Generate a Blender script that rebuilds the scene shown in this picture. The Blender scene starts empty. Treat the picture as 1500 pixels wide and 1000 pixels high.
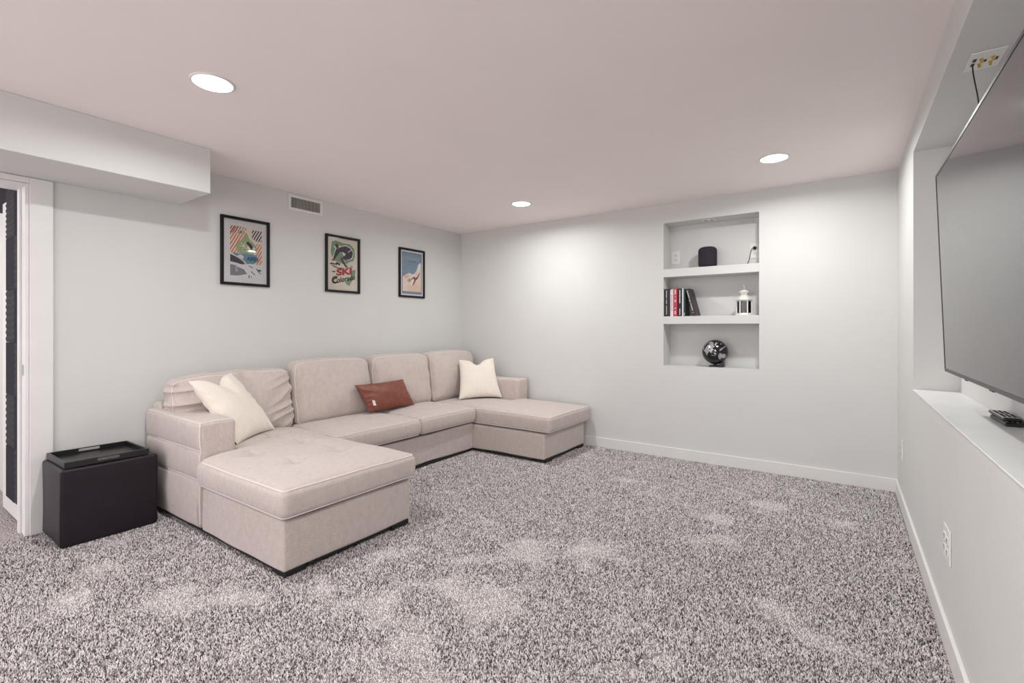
import bpy, bmesh, math, random
import numpy as np
from mathutils import Vector, Matrix

# ------------------------------------------------------------------ camera, world, light, exposure
SC = bpy.context.scene
COL = SC.collection
H = 2.343            # ceiling height
XL, XR, YB = -3.85, 0.321, 4.448   # left wall, right wall, back wall
cam_d = bpy.data.cameras.new('camera'); cam = bpy.data.objects.new('camera', cam_d); COL.objects.link(cam)
cam.location = (0, 0, 1.19); cam.rotation_euler = (math.pi/2, 0, math.radians(34.77))
cam_d.sensor_fit = 'HORIZONTAL'; cam_d.sensor_width = 36; cam_d.lens = 36*700/1500
cam_d.shift_y = -19/1500; cam_d.clip_start = 0.05
SC.camera = cam
SC.view_settings.view_transform = 'Standard'; SC.view_settings.look = 'None'
SC.view_settings.gamma = 1; SC.view_settings.use_curve_mapping = False
SC.view_settings.exposure = 0.07
W = bpy.data.worlds.new('world'); SC.world = W; W.use_nodes = True
W.node_tree.nodes['Background'].inputs[0].default_value = (1.0, 0.955, 0.975, 1)
W.node_tree.nodes['Background'].inputs[1].default_value = 2.3
LIGHT_W = 14.5
LIGHT_COL = (0.985, 1.0, 0.975)
def area(name, loc, size, power, color=LIGHT_COL, parent=None, loc0=(0, 0, 0)):
    d = bpy.data.lights.new(name, 'AREA'); d.shape = 'DISK'; d.size = size; d.energy = power; d.color = color
    o = bpy.data.objects.new(name, d); COL.objects.link(o)
    o.location = Vector(loc)-Vector(loc0); o.parent = parent
    return o

# ------------------------------------------------------------------ helpers
ORG = {}
def link(o, parent, org):
    COL.objects.link(o)
    if parent:
        o.parent = parent
        o.location = Vector(org)-ORG[parent.name]
    else:
        o.location = org
    ORG[o.name] = Vector(org)
    return o
def tag(o, label=None, cat=None, group=None, kind=None):
    if label: o['label'] = label
    if cat: o['category'] = cat
    if group: o['group'] = group
    if kind: o['kind'] = kind
    return o
def thing(name, label, cat, loc, group=None):
    o = bpy.data.objects.new(name, None); o.empty_display_size = .1
    link(o, None, loc)
    return tag(o, label, cat, group)
def obj(name, bm, mats, parent=None, org=None, smooth=False, angle=None):
    """bm holds WORLD coordinates"""
    if org is None: org = ORG[parent.name] if parent else Vector((0, 0, 0))
    org = Vector(org)
    me = bpy.data.meshes.new(name)
    bmesh.ops.translate(bm, verts=bm.verts, vec=-org)
    bm.normal_update()
    bm.to_mesh(me); bm.free()
    if not isinstance(mats, (list, tuple)): mats = [mats]
    for m in mats: me.materials.append(m)
    if smooth: me.polygons.foreach_set('use_smooth', [True]*len(me.polygons))
    if angle is not None:
        me.polygons.foreach_set('use_smooth', [True]*len(me.polygons))
        me.set_sharp_from_angle(angle=math.radians(angle))
    o = bpy.data.objects.new(name, me)
    return link(o, parent, org)
def B(): return bmesh.new()
def box(bm, x0, x1, y0, y1, z0, z1, bevel=0, seg=2, mi=0):
    t = bmesh.new()
    bmesh.ops.create_cube(t, size=1)
    for v in t.verts:
        v.co = Vector(((x0+x1)/2+v.co.x*(x1-x0), (y0+y1)/2+v.co.y*(y1-y0), (z0+z1)/2+v.co.z*(z1-z0)))
    if bevel: bmesh.ops.bevel(t, geom=t.edges[:]+t.verts[:], offset=bevel, segments=seg, profile=.5, affect='EDGES')
    merge(bm, t, mi=mi)
def merge(bm, t, mat=None, mi=None):
    if mat is not None: bmesh.ops.transform(t, matrix=mat, verts=t.verts)
    me = bpy.data.meshes.new('tmp')
    if mi is not None:
        for f in t.faces: f.material_index = mi
    t.to_mesh(me); t.free(); bm.from_mesh(me); bpy.data.meshes.remove(me)
def poly(bm, pts, mi=0):
    vs = [bm.verts.new(p) for p in pts]
    f = bm.faces.new(vs); f.material_index = mi
    return f
def lathe(bm, cx, cy, prof, n=32, mi=0, caps=True):
    rings = []
    for r, z in prof:
        rings.append([bm.verts.new((cx+r*math.cos(2*math.pi*k/n), cy+r*math.sin(2*math.pi*k/n), z)) for k in range(n)])
    for a, b in zip(rings, rings[1:]):
        for k in range(n):
            f = bm.faces.new((a[k], a[(k+1) % n], b[(k+1) % n], b[k])); f.material_index = mi
    if caps:
        for r in (rings[0][::-1], rings[-1]):
            f = bm.faces.new(r); f.material_index = mi
def tube(bm, pts, r, n=8, closed=False, mi=0):
    pts = [Vector(p) for p in pts]; m = len(pts); rings = []; up = None
    for i in range(m):
        a = pts[(i-1) % m] if (closed or i > 0) else pts[i]
        b = pts[(i+1) % m] if (closed or i < m-1) else pts[i]
        d = (b-a).normalized()
        if up is None: up = Vector((0, 0, 1)) if abs(d.z) < .9 else Vector((1, 0, 0))
        s = d.cross(up).normalized(); up = s.cross(d).normalized()
        rings.append([bm.verts.new(pts[i]+s*r*math.cos(2*math.pi*k/n)+up*r*math.sin(2*math.pi*k/n)) for k in range(n)])
    idx = list(range(m)) + ([0] if closed else [])
    for i, j in zip(idx, idx[1:]):
        for k in range(n):
            f = bm.faces.new((rings[i][k], rings[i][(k+1) % n], rings[j][(k+1) % n], rings[j][k])); f.material_index = mi
    if not closed:
        bm.faces.new(rings[0][::-1]); bm.faces.new(rings[-1])

# ------------------------------------------------------------------ materials
def mat(name, color, rough=.6, metal=0, noise=None, var=.06, bump=0, bscale=200, emit=0, sheen=0, spec=.5, coords='Object'):
    m = bpy.data.materials.new(name); m.use_nodes = True
    nt = m.node_tree; p = nt.nodes['Principled BSDF']
    p.inputs['Base Color'].default_value = (*color, 1); p.inputs['Roughness'].default_value = rough
    p.inputs['Metallic'].default_value = metal; p.inputs['Specular IOR Level'].default_value = spec
    if sheen:
        p.inputs['Sheen Weight'].default_value = sheen; p.inputs['Sheen Roughness'].default_value = .5
    if emit:
        p.inputs['Emission Color'].default_value = (*color, 1); p.inputs['Emission Strength'].default_value = emit
    if noise or bump:
        tc = nt.nodes.new('ShaderNodeTexCoord')
    if noise:
        n = nt.nodes.new('ShaderNodeTexNoise'); n.inputs['Scale'].default_value = noise; n.inputs['Detail'].default_value = 5
        nt.links.new(tc.outputs[coords], n.inputs['Vector'])
        r = nt.nodes.new('ShaderNodeValToRGB')
        r.color_ramp.elements[0].position = .3; r.color_ramp.elements[1].position = .7
        r.color_ramp.elements[0].color = (*[max(0, c*(1-var)) for c in color], 1)
        r.color_ramp.elements[1].color = (*[min(1, c*(1+var)) for c in color], 1)
        nt.links.new(n.outputs['Fac'], r.inputs['Fac']); nt.links.new(r.outputs['Color'], p.inputs['Base Color'])
    if bump:
        n2 = nt.nodes.new('ShaderNodeTexNoise'); n2.inputs['Scale'].default_value = bscale; n2.inputs['Detail'].default_value = 3
        nt.links.new(tc.outputs[coords], n2.inputs['Vector'])
        b = nt.nodes.new('ShaderNodeBump'); b.inputs['Strength'].default_value = bump; b.inputs['Distance'].default_value = .002
        nt.links.new(n2.outputs['Fac'], b.inputs['Height']); nt.links.new(b.outputs['Normal'], p.inputs['Normal'])
    return m
def srgb(r, g, b): return tuple(((c/255)/12.92 if c/255 < .04045 else ((c/255+.055)/1.055)**2.4) for c in (r, g, b))

M_wall = mat('wall_paint', (.685, .683, .672), .7, noise=3, var=.012, bump=.08, bscale=180)
M_ceil = mat('ceiling_paint', (.94, .865, .85), .8, noise=3, var=.01, bump=.08, bscale=150)
M_trim = mat('trim_paint', (.79, .777, .765), .4, noise=6, var=.02)
M_sill_lit = mat('sill_lit_wall_paint', (.82, .83, .82), .35, noise=9, var=.03, bump=.15, bscale=60)  # wall colour lightened: the brighter light on the sill is painted in
M_lens = mat('lamp_lens', (1, .99, .96), .5, emit=6)
M_white = mat('white_plastic', (.80, .79, .76), .35, noise=20, var=.02)
M_slot = mat('dark_slot', (.02, .02, .022), .6, noise=30, var=.1)
M_fab = mat('greige_fabric', srgb(207, 194, 189), .95, noise=330, var=.2, bump=.6, bscale=700, sheen=.4, spec=.12)
def mottle(m, scale, amt, stretch=(1, 1, 1)):
    nt = m.node_tree; p = nt.nodes['Principled BSDF']; src = p.inputs['Base Color'].links[0].from_socket
    tc = nt.nodes.new('ShaderNodeTexCoord'); mp = nt.nodes.new('ShaderNodeMapping'); mp.inputs['Scale'].default_value = stretch
    n = nt.nodes.new('ShaderNodeTexNoise'); n.inputs['Scale'].default_value = scale; n.inputs['Detail'].default_value = 6; n.inputs['Roughness'].default_value = .65
    nt.links.new(tc.outputs['Object'], mp.inputs[0]); nt.links.new(mp.outputs[0], n.inputs['Vector'])
    r = nt.nodes.new('ShaderNodeValToRGB'); r.color_ramp.elements[0].position = .35; r.color_ramp.elements[1].position = .65
    r.color_ramp.elements[0].color = (1-amt, 1-amt, 1-amt, 1); r.color_ramp.elements[1].color = (1, 1, 1, 1)
    x = nt.nodes.new('ShaderNodeMix'); x.data_type = 'RGBA'; x.blend_type = 'MULTIPLY'; x.inputs[0].default_value = 1
    nt.links.new(n.outputs['Fac'], r.inputs[0]); nt.links.new(src, x.inputs[6]); nt.links.new(r.outputs[0], x.inputs[7]); nt.links.new(x.outputs[2], p.inputs['Base Color'])
mottle(M_fab, 34, .10, (1, 1, .6))
M_pipe = mat('greige_piping', srgb(228, 217, 213), .9, noise=300, var=.1, sheen=.3, spec=.15)
M_cream = mat('cream_velvet', srgb(238, 229, 218), .9, noise=120, var=.05, bump=.25, bscale=600, sheen=.4, spec=.2)
M_leather = mat('brown_leather', srgb(126, 68, 52), .42, noise=25, var=.14, bump=.4, bscale=350)
M_ott = mat('espresso_leather', srgb(33, 25, 33), .42, spec=.35, noise=14, var=.15, bump=.35, bscale=420)
M_tray = mat('black_tray', srgb(30, 27, 31), .35, noise=30, var=.1)
M_blk = mat('black_plastic', (.012, .012, .014), .4, noise=40, var=.1)
M_foot = mat('black_foot', (.01, .01, .011), .5, noise=40, var=.1)
M_frame = mat('black_frame', (.008, .007, .010), .5, spec=.25, noise=50, var=.15)
M_foam = mat('black_foam', (.022, .022, .030), .9, noise=90, var=.2, bump=.3, bscale=500)
M_mesh = mat('speaker_mesh', (.018, .015, .024), .8, noise=300, var=.3, bump=.6, bscale=500)
M_metal = mat('grey_metal', (.5, .5, .5), .3, metal=1, noise=30, var=.05)
M_gold = mat('gold_metal', (.75, .55, .2), .25, metal=1, noise=30, var=.05)
M_lant = mat('lantern_enamel', (.78, .76, .72), .4, noise=30, var=.05)
M_cord = mat('black_cord', (.012, .012, .012), .5, noise=30, var=.1)
M_tvback = mat('tv_bezel', (.03, .028, .034), .35, noise=30, var=.1)
M_tvedge = mat('tv_edge', (.22, .21, .23), .35, metal=.6, noise=30, var=.05)
M_screen = mat('tv_screen', (.020, .019, .024), .05, noise=2, var=.03, spec=1.0)
def glass_mat(name, dark=1.0, f=1.0):
    m = bpy.data.materials.new(name); m.use_nodes = True; nt = m.node_tree; nt.nodes.clear()
    out = nt.nodes.new('ShaderNodeOutputMaterial'); mx = nt.nodes.new('ShaderNodeMixShader')
    tr = nt.nodes.new('ShaderNodeBsdfTransparent'); gl = nt.nodes.new('ShaderNodeBsdfGlossy'); fr = nt.nodes.new('ShaderNodeFresnel')
    tr.inputs[0].default_value = (dark, dark, dark, 1); gl.inputs['Roughness'].default_value = .02; fr.inputs[0].default_value = 1.3
    nt.links.new(fr.outputs[0], mx.inputs[0]); nt.links.new(tr.outputs[0], mx.inputs[1]); nt.links.new(gl.outputs[0], mx.inputs[2])
    nt.links.new(mx.outputs[0], out.inputs[0])
    return m
M_glass = glass_mat('picture_glass')
M_lglass = glass_mat('lantern_glass', .8)

def carpet_mat(name, attr):
    m = bpy.data.materials.new(name); m.use_nodes = True; nt = m.node_tree; p = nt.nodes['Principled BSDF']
    p.inputs['Roughness'].default_value = .95; p.inputs['Specular IOR Level'].default_value = .1
    tc = nt.nodes.new('ShaderNodeTexCoord')
    ramp = nt.nodes.new('ShaderNodeValToRGB'); ramp.color_ramp.interpolation = 'LINEAR'
    e = ramp.color_ramp.elements
    if attr:
        a = nt.nodes.new('ShaderNodeAttribute'); a.attribute_name = 'shade'
        nt.links.new(a.outputs['Fac'], ramp.inputs['Fac'])
        e[0].position = 0; e[1].position = 1
        e[0].color = (*srgb(50, 44, 47), 1); e[1].color = (*srgb(252, 246, 244), 1)
        k = e.new(.35); k.color = (*srgb(164, 155, 157), 1); k = e.new(.7); k.color = (*srgb(226, 220, 220), 1)
    else:
        n = nt.nodes.new('ShaderNodeTexNoise'); n.inputs['Scale'].default_value = 130; n.inputs['Detail'].default_value = 4
        nt.links.new(tc.outputs['Object'], n.inputs['Vector'])
        nt.links.new(n.outputs['Fac'], ramp.inputs['Fac'])
        e[0].position = .38; e[1].position = .62
        e[0].color = (*srgb(84, 75, 78), 1); e[1].color = (*srgb(216, 207, 206), 1)
        b = nt.nodes.new('ShaderNodeBump'); b.inputs['Strength'].default_value = .8; b.inputs['Distance'].default_value = .006
        nt.links.new(n.outputs['Fac'], b.inputs['Height']); nt.links.new(b.outputs['Normal'], p.inputs['Normal'])
    nt.links.new(ramp.outputs['Color'], p.inputs['Base Color'])
    return m
M_carpet = carpet_mat('carpet_backing', False)
M_pile = carpet_mat('carpet_pile', True)

# ------------------------------------------------------------------ room shell
DL = [(-2.43, 1.04), (-2.44, 3.665), (-.387, 3.66), (-.387, 1.04)]     # recessed lights
YR = -2.6                                                             # the room runs on behind the camera
b = B(); box(b, -7.2, .62, YR, 4.8, -.1, 0); floor = tag(obj('floor', b, M_carpet), kind='structure')
# ceiling with round openings for the cans
b = B(); RH = .082
xs = sorted([XL-.01, XR+.01]+[c+s for c in (-2.435, -.387) for s in (-.15, .15)])
ys = sorted([YR, YB+.01]+[c+s for c in (1.04, 3.6625) for s in (-.15, .15)])
for i in range(len(xs)-1):
    for j in range(len(ys)-1):
        x0, x1, y0, y1 = xs[i], xs[i+1], ys[j], ys[j+1]
        hole = [c for c in DL if x0 < c[0] < x1 and y0 < c[1] < y1]
        if not hole: poly(b, [(x0, y0, H), (x0, y1, H), (x1, y1, H), (x1, y0, H)]); continue
        cx, cy = hole[0]; n = 40; inn = []; out = []
        for k in range(n):
            a = 2*math.pi*(k+.5)/n; c, s = math.cos(a), math.sin(a)
            inn.append(b.verts.new((cx+RH*c, cy+RH*s, H)))
            ts = [((x1-cx)/c if c > 0 else (x0-cx)/c), ((y1-cy)/s if s > 0 else (y0-cy)/s)]; t = min(ts)
            q = k*8//n
            out.append(b.verts.new((cx+t*c, cy+t*s, H)))
        for k in range(n): b.faces.new((inn[k], inn[(k+1) % n], out[(k+1) % n], out[k]))
        # square corners
        for (qx, qy) in ((x0, y0), (x1, y0), (x1, y1), (x0, y1)):
            o2 = sorted(out, key=lambda v: (v.co.x-qx)**2+(v.co.y-qy)**2)[:2]
            cv = b.verts.new((qx, qy, H)); b.faces.new((o2[0], o2[1], cv))
box(b, -7.2, XL-.16, YR, 1.2, H, H+.05)
box(b, XL-.2, XR+.3, YB+.32, YB+.4, H, H+.05)
bmesh.ops.recalc_face_normals(b, faces=b.faces)
tag(obj('ceiling', b, M_ceil), kind='structure')

# left wall with the doorway (opening Y -0.14..0.674, z 0..2.023)
D0, D1, DH = -.16, .674, 2.023
b = B()
box(b, XL-.16, XL, D1, YB+.3, 0, H)
box(b, XL-.16, XL, YR, D0, 0, H)
box(b, XL-.16, XL, D0, D1, DH, H)
tag(obj('wall_left', b, M_wall), kind='structure')
# soffit
b = B(); box(b, XL, -3.346, YR, 1.42, 2.058, H, bevel=.004)
tag(obj('trim_1', b, M_wall), kind='structure')['label'] = 'boxed soffit along the top of the left wall'
# back wall with the three-tier niche
NX0, NX1, NZ0, NZ1, NY = -1.375, -.58, .848, 2.165, YB+.215
b = B()
box(b, XL-.01, NX0, YB, YB+.3, 0, H); box(b, NX1, XR+.25, YB, YB+.3, 0, H)
box(b, NX0, NX1, YB, YB+.3, 0, NZ0); box(b, NX0, NX1, YB, YB+.3, NZ1, H)
box(b, NX0, NX1, NY, YB+.3, NZ0, NZ1)
wb = tag(obj('wall_back', b, M_wall), kind='structure')
for z0, z1 in ((1.664, 1.738), (1.231, 1.302)):
    b = B(); box(b, NX0, NX1, YB-.001, NY, z0, z1, bevel=.0015, seg=1); obj('shelf', b, M_wall, wb)
# right wall with the wide television niche
RZ0, RZ1, RY0, RY1, RXB = .849, 2.18, .46, 3.488, .513
b = B()
box(b, XR, RXB+.1, YR, RY0, 0, H); box(b, XR, RXB+.1, RY1, YB, 0, H)
box(b, XR, RXB+.1, RY0, RY1, 0, RZ0-.006); box(b, XR, RXB+.1, RY0, RY1, RZ1, H)
box(b, RXB, RXB+.1, RY0, RY1, RZ0-.006, RZ1)
wr = tag(obj('wall_right', b, M_wall), kind='structure')
b = B(); box(b, XR-.003, RXB, RY0, RY1, RZ0-.006, RZ0, bevel=.002); obj('niche_sill', b, M_sill_lit, wr)
# baseboards
def baseboard(name, x0, x1, y0, y1):
    b = B(); box(b, x0, x1, y0, y1, 0, .098, bevel=.003)
    return tag(obj(name, b, M_trim), kind='structure')
baseboard('baseboard_back', XL, XR, YB-.014, YB)
baseboard('baseboard_right', XR-.014, XR, YR, YB-.014)
baseboard('baseboard_left', XL, XL+.012, .775, YB-.014)
# door casing and jambs
b = B()
box(b, XL, XL+.016, D1, .774, 0, 2.056, bevel=.003); box(b, XL, XL+.016, D0-.1, D0, 0, 2.056, bevel=.003)
box(b, XL, XL+.0155, D0, D1, DH, 2.056, bevel=.003)
tag(obj('trim_2', b, M_trim), kind='structure')['label'] = 'white casing around the doorway'
b = B()
box(b, XL-.162, XL+.004, D1-.018, D1-.0005, 0, DH-.001, bevel=.002); box(b, XL-.162, XL+.004, D0+.0005, D0+.018, 0, DH-.001, bevel=.002)
box(b, XL-.162, XL+.004, D0+.018, D1-.018, DH-.019, DH-.001, bevel=.002)
box(b, XL-.12, XL-.075, D1-.029, D1-.018, 0, DH-.02, bevel=.002)
jm = tag(obj('trim_3', b, M_trim), kind='structure'); jm['label'] = 'white door jamb lining'
b = B(); box(b, XL-.05, XL-.018, D1-.0205, D1-.0178, .92, .98, bevel=.0008); box(b, XL-.044, XL-.028, D1-.0215, D1-.02, .935, .965)
obj('strike_plate', b, M_metal, jm)
# room beyond the doorway
b = B(); box(b, -7.2, -7.1, YR, 1.2, 0, H); tag(obj('wall_far', b, M_wall), kind='structure')
b = B(); box(b, -7.1, XL-.16, .745, .85, 0, H); tag(obj('wall_side', b, M_wall), kind='structure')
b = B(); box(b, -7.1, -7.085, -.6, .25, 0, 2.02, bevel=.004); box(b, -7.085, -7.08, -.45, .1, .3, .9, bevel=.004); box(b, -7.085, -7.08, -.45, .1, 1.1, 1.85, bevel=.004)
dd = tag(obj('door_2', b, M_trim), kind='structure')
area('side_room_lamp', (-5.4, -.4, H-.03), .16, 15)

# open door leaf covered in foam tiles
dx0, dx1, dy = -4.575, -4.018, .676
b = B(); box(b, dx0, dx1, dy, dy+.036, .012, 2.012, bevel=.002)
door = tag(obj('door_1', b, M_trim, org=(dx1, dy, 0)), kind='structure'); door['label'] = 'open white door faced with black acoustic foam tiles'
def foam_tile(parent, x0, x1, y, z0, z1, vertical, name='foam_tile'):
    b = B(); n = 8 if (x1-x0) > .1 or not vertical else 3; dep = .024; bs = .019
    L = (x1-x0) if vertical else (z1-z0)
    prof = [(0, 0), (0, bs)]
    for k in range(n): prof += [((k+.5)*L/n, dep), ((k+1)*L/n, bs)]
    prof += [(L, 0)]
    prof = [(min(a, L), d) for a, d in prof]
    A = []; C = []
    for a, d in prof:
        if vertical: A.append(b.verts.new((x0+a, y-d, z0))); C.append(b.verts.new((x0+a, y-d, z1)))
        else: A.append(b.verts.new((x0, y-d, z0+a))); C.append(b.verts.new((x1, y-d, z0+a)))
    for i in range(len(prof)-1): b.faces.new((A[i], A[i+1], C[i+1], C[i]))
    b.faces.new(A[::-1]); b.faces.new(C)
    b.faces.new((A[0], C[0], C[-1], A[-1]))
    bmesh.ops.recalc_face_normals(b, faces=b.faces)
    return obj(name, b, M_foam, parent)
for r in range(6):
    z0 = .14+.322*r; z1 = min(z0+.320, 2.010)
    for c in range(2):
        x0, x1 = ((-4.330, -4.099), (-4.097, -4.022))[c]
        foam_tile(door, x0, x1, dy-.0003, z0, z1, vertical=((r+c) % 2 == 0))
fp = thing('acoustic_foam', 'black wedge foam tiles on the wall above the open door', 'foam', (-4.4, .745, 2.03))
for k in range(4): foam_tile(fp, -5.05+.26*k, -4.792+.26*k, .7447, 2.03, 2.33, k % 2 == 0)

# ------------------------------------------------------------------ carpet pile (real tufts)
rng = np.random.default_rng(4)
def carpet():
    sp = .0060
    gx = np.arange(XL+.02, XR-.02, sp); gy = np.arange(.1, YB-.02, sp)
    X, Y = np.meshgrid(gx, gy); X = X.ravel(); Y = Y.ravel()
    X = X+rng.uniform(-.5, .5, X.size)*sp; Y = Y+rng.uniform(-.5, .5, Y.size)*sp
    fwd = -X*math.sin(math.radians(34.77))+Y*math.cos(math.radians(34.77))
    rt = X*math.cos(math.radians(34.77))+Y*math.sin(math.radians(34.77))
    keep = (fwd > 1.45) & (rt/fwd > -1.12) & (X > XL+.02) & (X < XR-.022) & (Y < YB-.022)
    keep &= ~((X < -2.30) & (Y > 1.36) & (Y < 1.92)) & ~((X < -3.08) & (Y > 1.3)) & ~((X < -2.28) & (Y > 3.74))
    keep &= ~((X < -3.46) & (Y > .74) & (Y < 1.15)) & ~((X < XL+.03) & (Y < .8))
    X = X[keep]; Y = Y[keep]; N = X.size
    # low-frequency nap: brushed patches lie flatter and show their lighter side
    nap = np.zeros(N)
    for k in range(26):
        fx, fy = rng.normal(0, 3.2, 2); nap += np.sin(fx*X+fy*Y+rng.uniform(0, 6.28))
    nap = nap/nap.std()
    nap2 = np.zeros(N)
    for k in range(26):
        fx, fy = rng.normal(0, 14, 2); nap2 += np.sin(fx*X+fy*Y+rng.uniform(0, 6.28))
    nap = .25*nap
    for px_, py_, pr_ in [(-0.4, 4.0, 0.16), (-0.45, 3.63, 0.14), (-0.63, 3.19, 0.13), (-0.7, 2.74, 0.13), (-0.56, 2.9, 0.1), (-1.13, 2.4, 0.16), (-1.13, 2.22, 0.12), (-1.32, 1.64, 0.14), (-1.49, 1.64, 0.1), (-0.12, 2.17, 0.1), (0.07, 2.15, 0.07), (-0.2, 2.28, 0.08), (-1.64, 1.37, 0.13), (-2.23, 1.32, 0.12), (-1.92, 1.27, 0.1), (-2.42, 0.86, 0.14), (-2.8, 0.66, 0.15), (-2.46, 0.71, 0.1), (-1.26, 1.24, 0.1), (-0.6, 1.77, 0.1), (-1.4, 2.21, 0.12), (0.01, 3.52, 0.1), (-1.17, 1.45, 0.08)]:      # footprints where the pile lies over
        nap += 2.3*np.exp(-(((X-px_)*.8-(Y-py_)*.5)**2*.5+((X-px_)*.5+(Y-py_)*.8)**2*1.6)/(pr_*.85)**2)
    nap = np.clip((nap+.75*nap2/nap2.std()-1.05)/1.4, 0, 1)
    shade = np.clip(rng.beta(.62, .62, N)*(1-.30*nap)+.38*nap, 0, 1)
    ang = rng.uniform(0, 6.28, N); h = rng.uniform(.006, .012, N)*(1-.25*nap); rr = rng.uniform(.0022, .0034, N)
    la = rng.uniform(0, 6.28, N); ll = rng.uniform(.001, .005, N)
    V = np.zeros((N, 4, 3), dtype=np.float32)
    for k in range(3):
        V[:, k, 0] = X+rr*np.cos(ang+k*2.094); V[:, k, 1] = Y+rr*np.sin(ang+k*2.094); V[:, k, 2] = .0005
    V[:, 3, 0] = X+ll*np.cos(la); V[:, 3, 1] = Y+ll*np.sin(la); V[:, 3, 2] = h
    F = (np.arange(N)[:, None, None]*4+np.array([[0, 1, 3], [1, 2, 3], [2, 0, 3]])[None]).astype(np.int32)
    me = bpy.data.meshes.new('carpet_pile')
    me.vertices.add(N*4); me.vertices.foreach_set('co', V.ravel())
    me.loops.add(N*9); me.loops.foreach_set('vertex_index', F.ravel())
    me.polygons.add(N*3); me.polygons.foreach_set('loop_start', np.arange(0, N*9, 3, dtype=np.int32))
    me.update(calc_edges=True)
    at = me.attributes.new('shade', 'FLOAT', 'POINT'); at.data.foreach_set('value', np.repeat(shade, 4).astype(np.float32))
    me.materials.append(M_pile)
    me.polygons.foreach_set('use_smooth', np.ones(N*3, dtype=bool))
    o = bpy.data.objects.new('carpet_pile', me); link(o, floor, (0, 0, 0)); o['kind'] = 'stuff'
carpet()

# ------------------------------------------------------------------ recessed lights
def downlight(x, y, label):
    t = thing('recessed_light', label, 'ceiling light', (x, y, H), 'recessed ceiling lights')
    b = B(); lathe(b, x, y, [(.078, H+.0005), (.078, H-.004), (.083, H-.007), (.089, H-.006), (.094, H-.002), (.094, H+.0003)], n=48, caps=False)
    obj('trim_ring', b, M_trim, t, smooth=True)
    b = B(); lathe(b, x, y, [(.079, H-.002), (.073, H+.014), (.066, H+.034), (.062, H+.036)], n=48, caps=False)
    obj('reflector', b, M_trim, t, smooth=True)
    b = B(); lathe(b, x, y, [(.0645, H+.036), (.0645, H+.031)], n=48); obj('lens', b, M_lens, t)
    area('lamp', (x, y, H+.004), .095, LIGHT_W, parent=t, loc0=(x, y, H))
downlight(*DL[0], 'recessed ceiling light nearest the camera, above the long chaise and soffit')
downlight(*DL[1], 'recessed ceiling light above the sofa corner, farthest from the camera')
downlight(*DL[2], 'recessed ceiling light in front of the wall niche shelves')
downlight(*DL[3], 'recessed ceiling light close above the television side, nearest the camera overhead')
area('rear_room_lamp', (-2.43, -1.58, H-.02), .125, LIGHT_W); area('rear_room_lamp', (-.387, -1.58, H-.02), .125, LIGHT_W)

# ------------------------------------------------------------------ soft shapes
def axis(h, r, n, extra=()):
    i = h-r
    a = [-h, -i-r*.72, -i-r*.38, -i-r*.14] + list(np.linspace(-i, i, n)) + [i+r*.14, i+r*.38, i+r*.72, h]
    return sorted(set([round(float(v), 6) for v in a]+[round(float(e), 6) for e in extra]))
def rpoint(P, h, r):
    inner = np.clip(P, -(h-r), h-r); d = P-inner; L = np.linalg.norm(d, axis=1, keepdims=True); L[L < 1e-9] = 1
    return inner+d/L*r
def rounded(h, r, n, fn=None, extra=((), (), ())):
    """rounded box as a quad grid about the origin, deformed by fn(points)->points; returns bmesh"""
    h = np.array(h, float)
    ax = [axis(h[k], r, n[k], extra[k]) for k in range(3)]
    idx = {}; pts = []; faces = []
    def vid(i, j, k):
        if (i, j, k) not in idx: idx[(i, j, k)] = len(pts); pts.append((ax[0][i], ax[1][j], ax[2][k]))
        return idx[(i, j, k)]
    N = [len(a) for a in ax]
    for i in range(N[0]-1):
        for j in range(N[1]-1):
            faces.append((vid(i, j, N[2]-1), vid(i+1, j, N[2]-1), vid(i+1, j+1, N[2]-1), vid(i, j+1, N[2]-1)))
            faces.append((vid(i, j, 0), vid(i, j+1, 0), vid(i+1, j+1, 0), vid(i+1, j, 0)))
    for i in range(N[0]-1):
        for k in range(N[2]-1):
            faces.append((vid(i, 0, k), vid(i+1, 0, k), vid(i+1, 0, k+1), vid(i, 0, k+1)))
            faces.append((vid(i, N[1]-1, k), vid(i, N[1]-1, k+1), vid(i+1, N[1]-1, k+1), vid(i+1, N[1]-1, k)))
    for j in range(N[1]-1):
        for k in range(N[2]-1):
            faces.append((vid(0, j, k), vid(0, j, k+1), vid(0, j+1, k+1), vid(0, j+1, k)))
            faces.append((vid(N[0]-1, j, k), vid(N[0]-1, j+1, k), vid(N[0]-1, j+1, k+1), vid(N[0]-1, j, k+1)))
    P = np.array(pts)
    # push faces out to the sphere mapping only near edges
    P = rpoint(P, h, r)
    if fn is not None: P = fn(P)
    b = bmesh.new(); vs = [b.verts.new(p) for p in P]
    for f in faces: b.faces.new([vs[q] for q in f])
    return b
def edge_loop(h, r, z, n=(24, 24)):
    """rounded rectangle just on the shoulder of the box at height sign z"""
    h = np.array(h, float); k = r*.29
    a, c = h[0]-k, h[1]-k; pts = []
    rr = r*.8
    def seg(p, q, m):
        for t in np.linspace(0, 1, m, endpoint=False): pts.append((p[0]+(q[0]-p[0])*t, p[1]+(q[1]-p[1])*t))
    def arc(cx, cy, a0):
        for t in np.linspace(0, 1, 6, endpoint=False): pts.append((cx+rr*math.cos(a0+t*math.pi/2), cy+rr*math.sin(a0+t*math.pi/2)))
    arc(a-rr, c-rr, 0); seg((a-rr, c), (-a+rr, c), n[0]); arc(-a+rr, c-rr, math.pi/2); seg((-a, c-rr), (-a, -c+rr), n[1])
    arc(-a+rr, -c+rr, math.pi); seg((-a+rr, -c), (a-rr, -c), n[0]); arc(a-rr, -c+rr, 1.5*math.pi); seg((a, -c+rr), (a, c-rr), n[1])
    return np.array([(x, y, z*(h[2]-k)) for x, y in pts])

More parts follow.
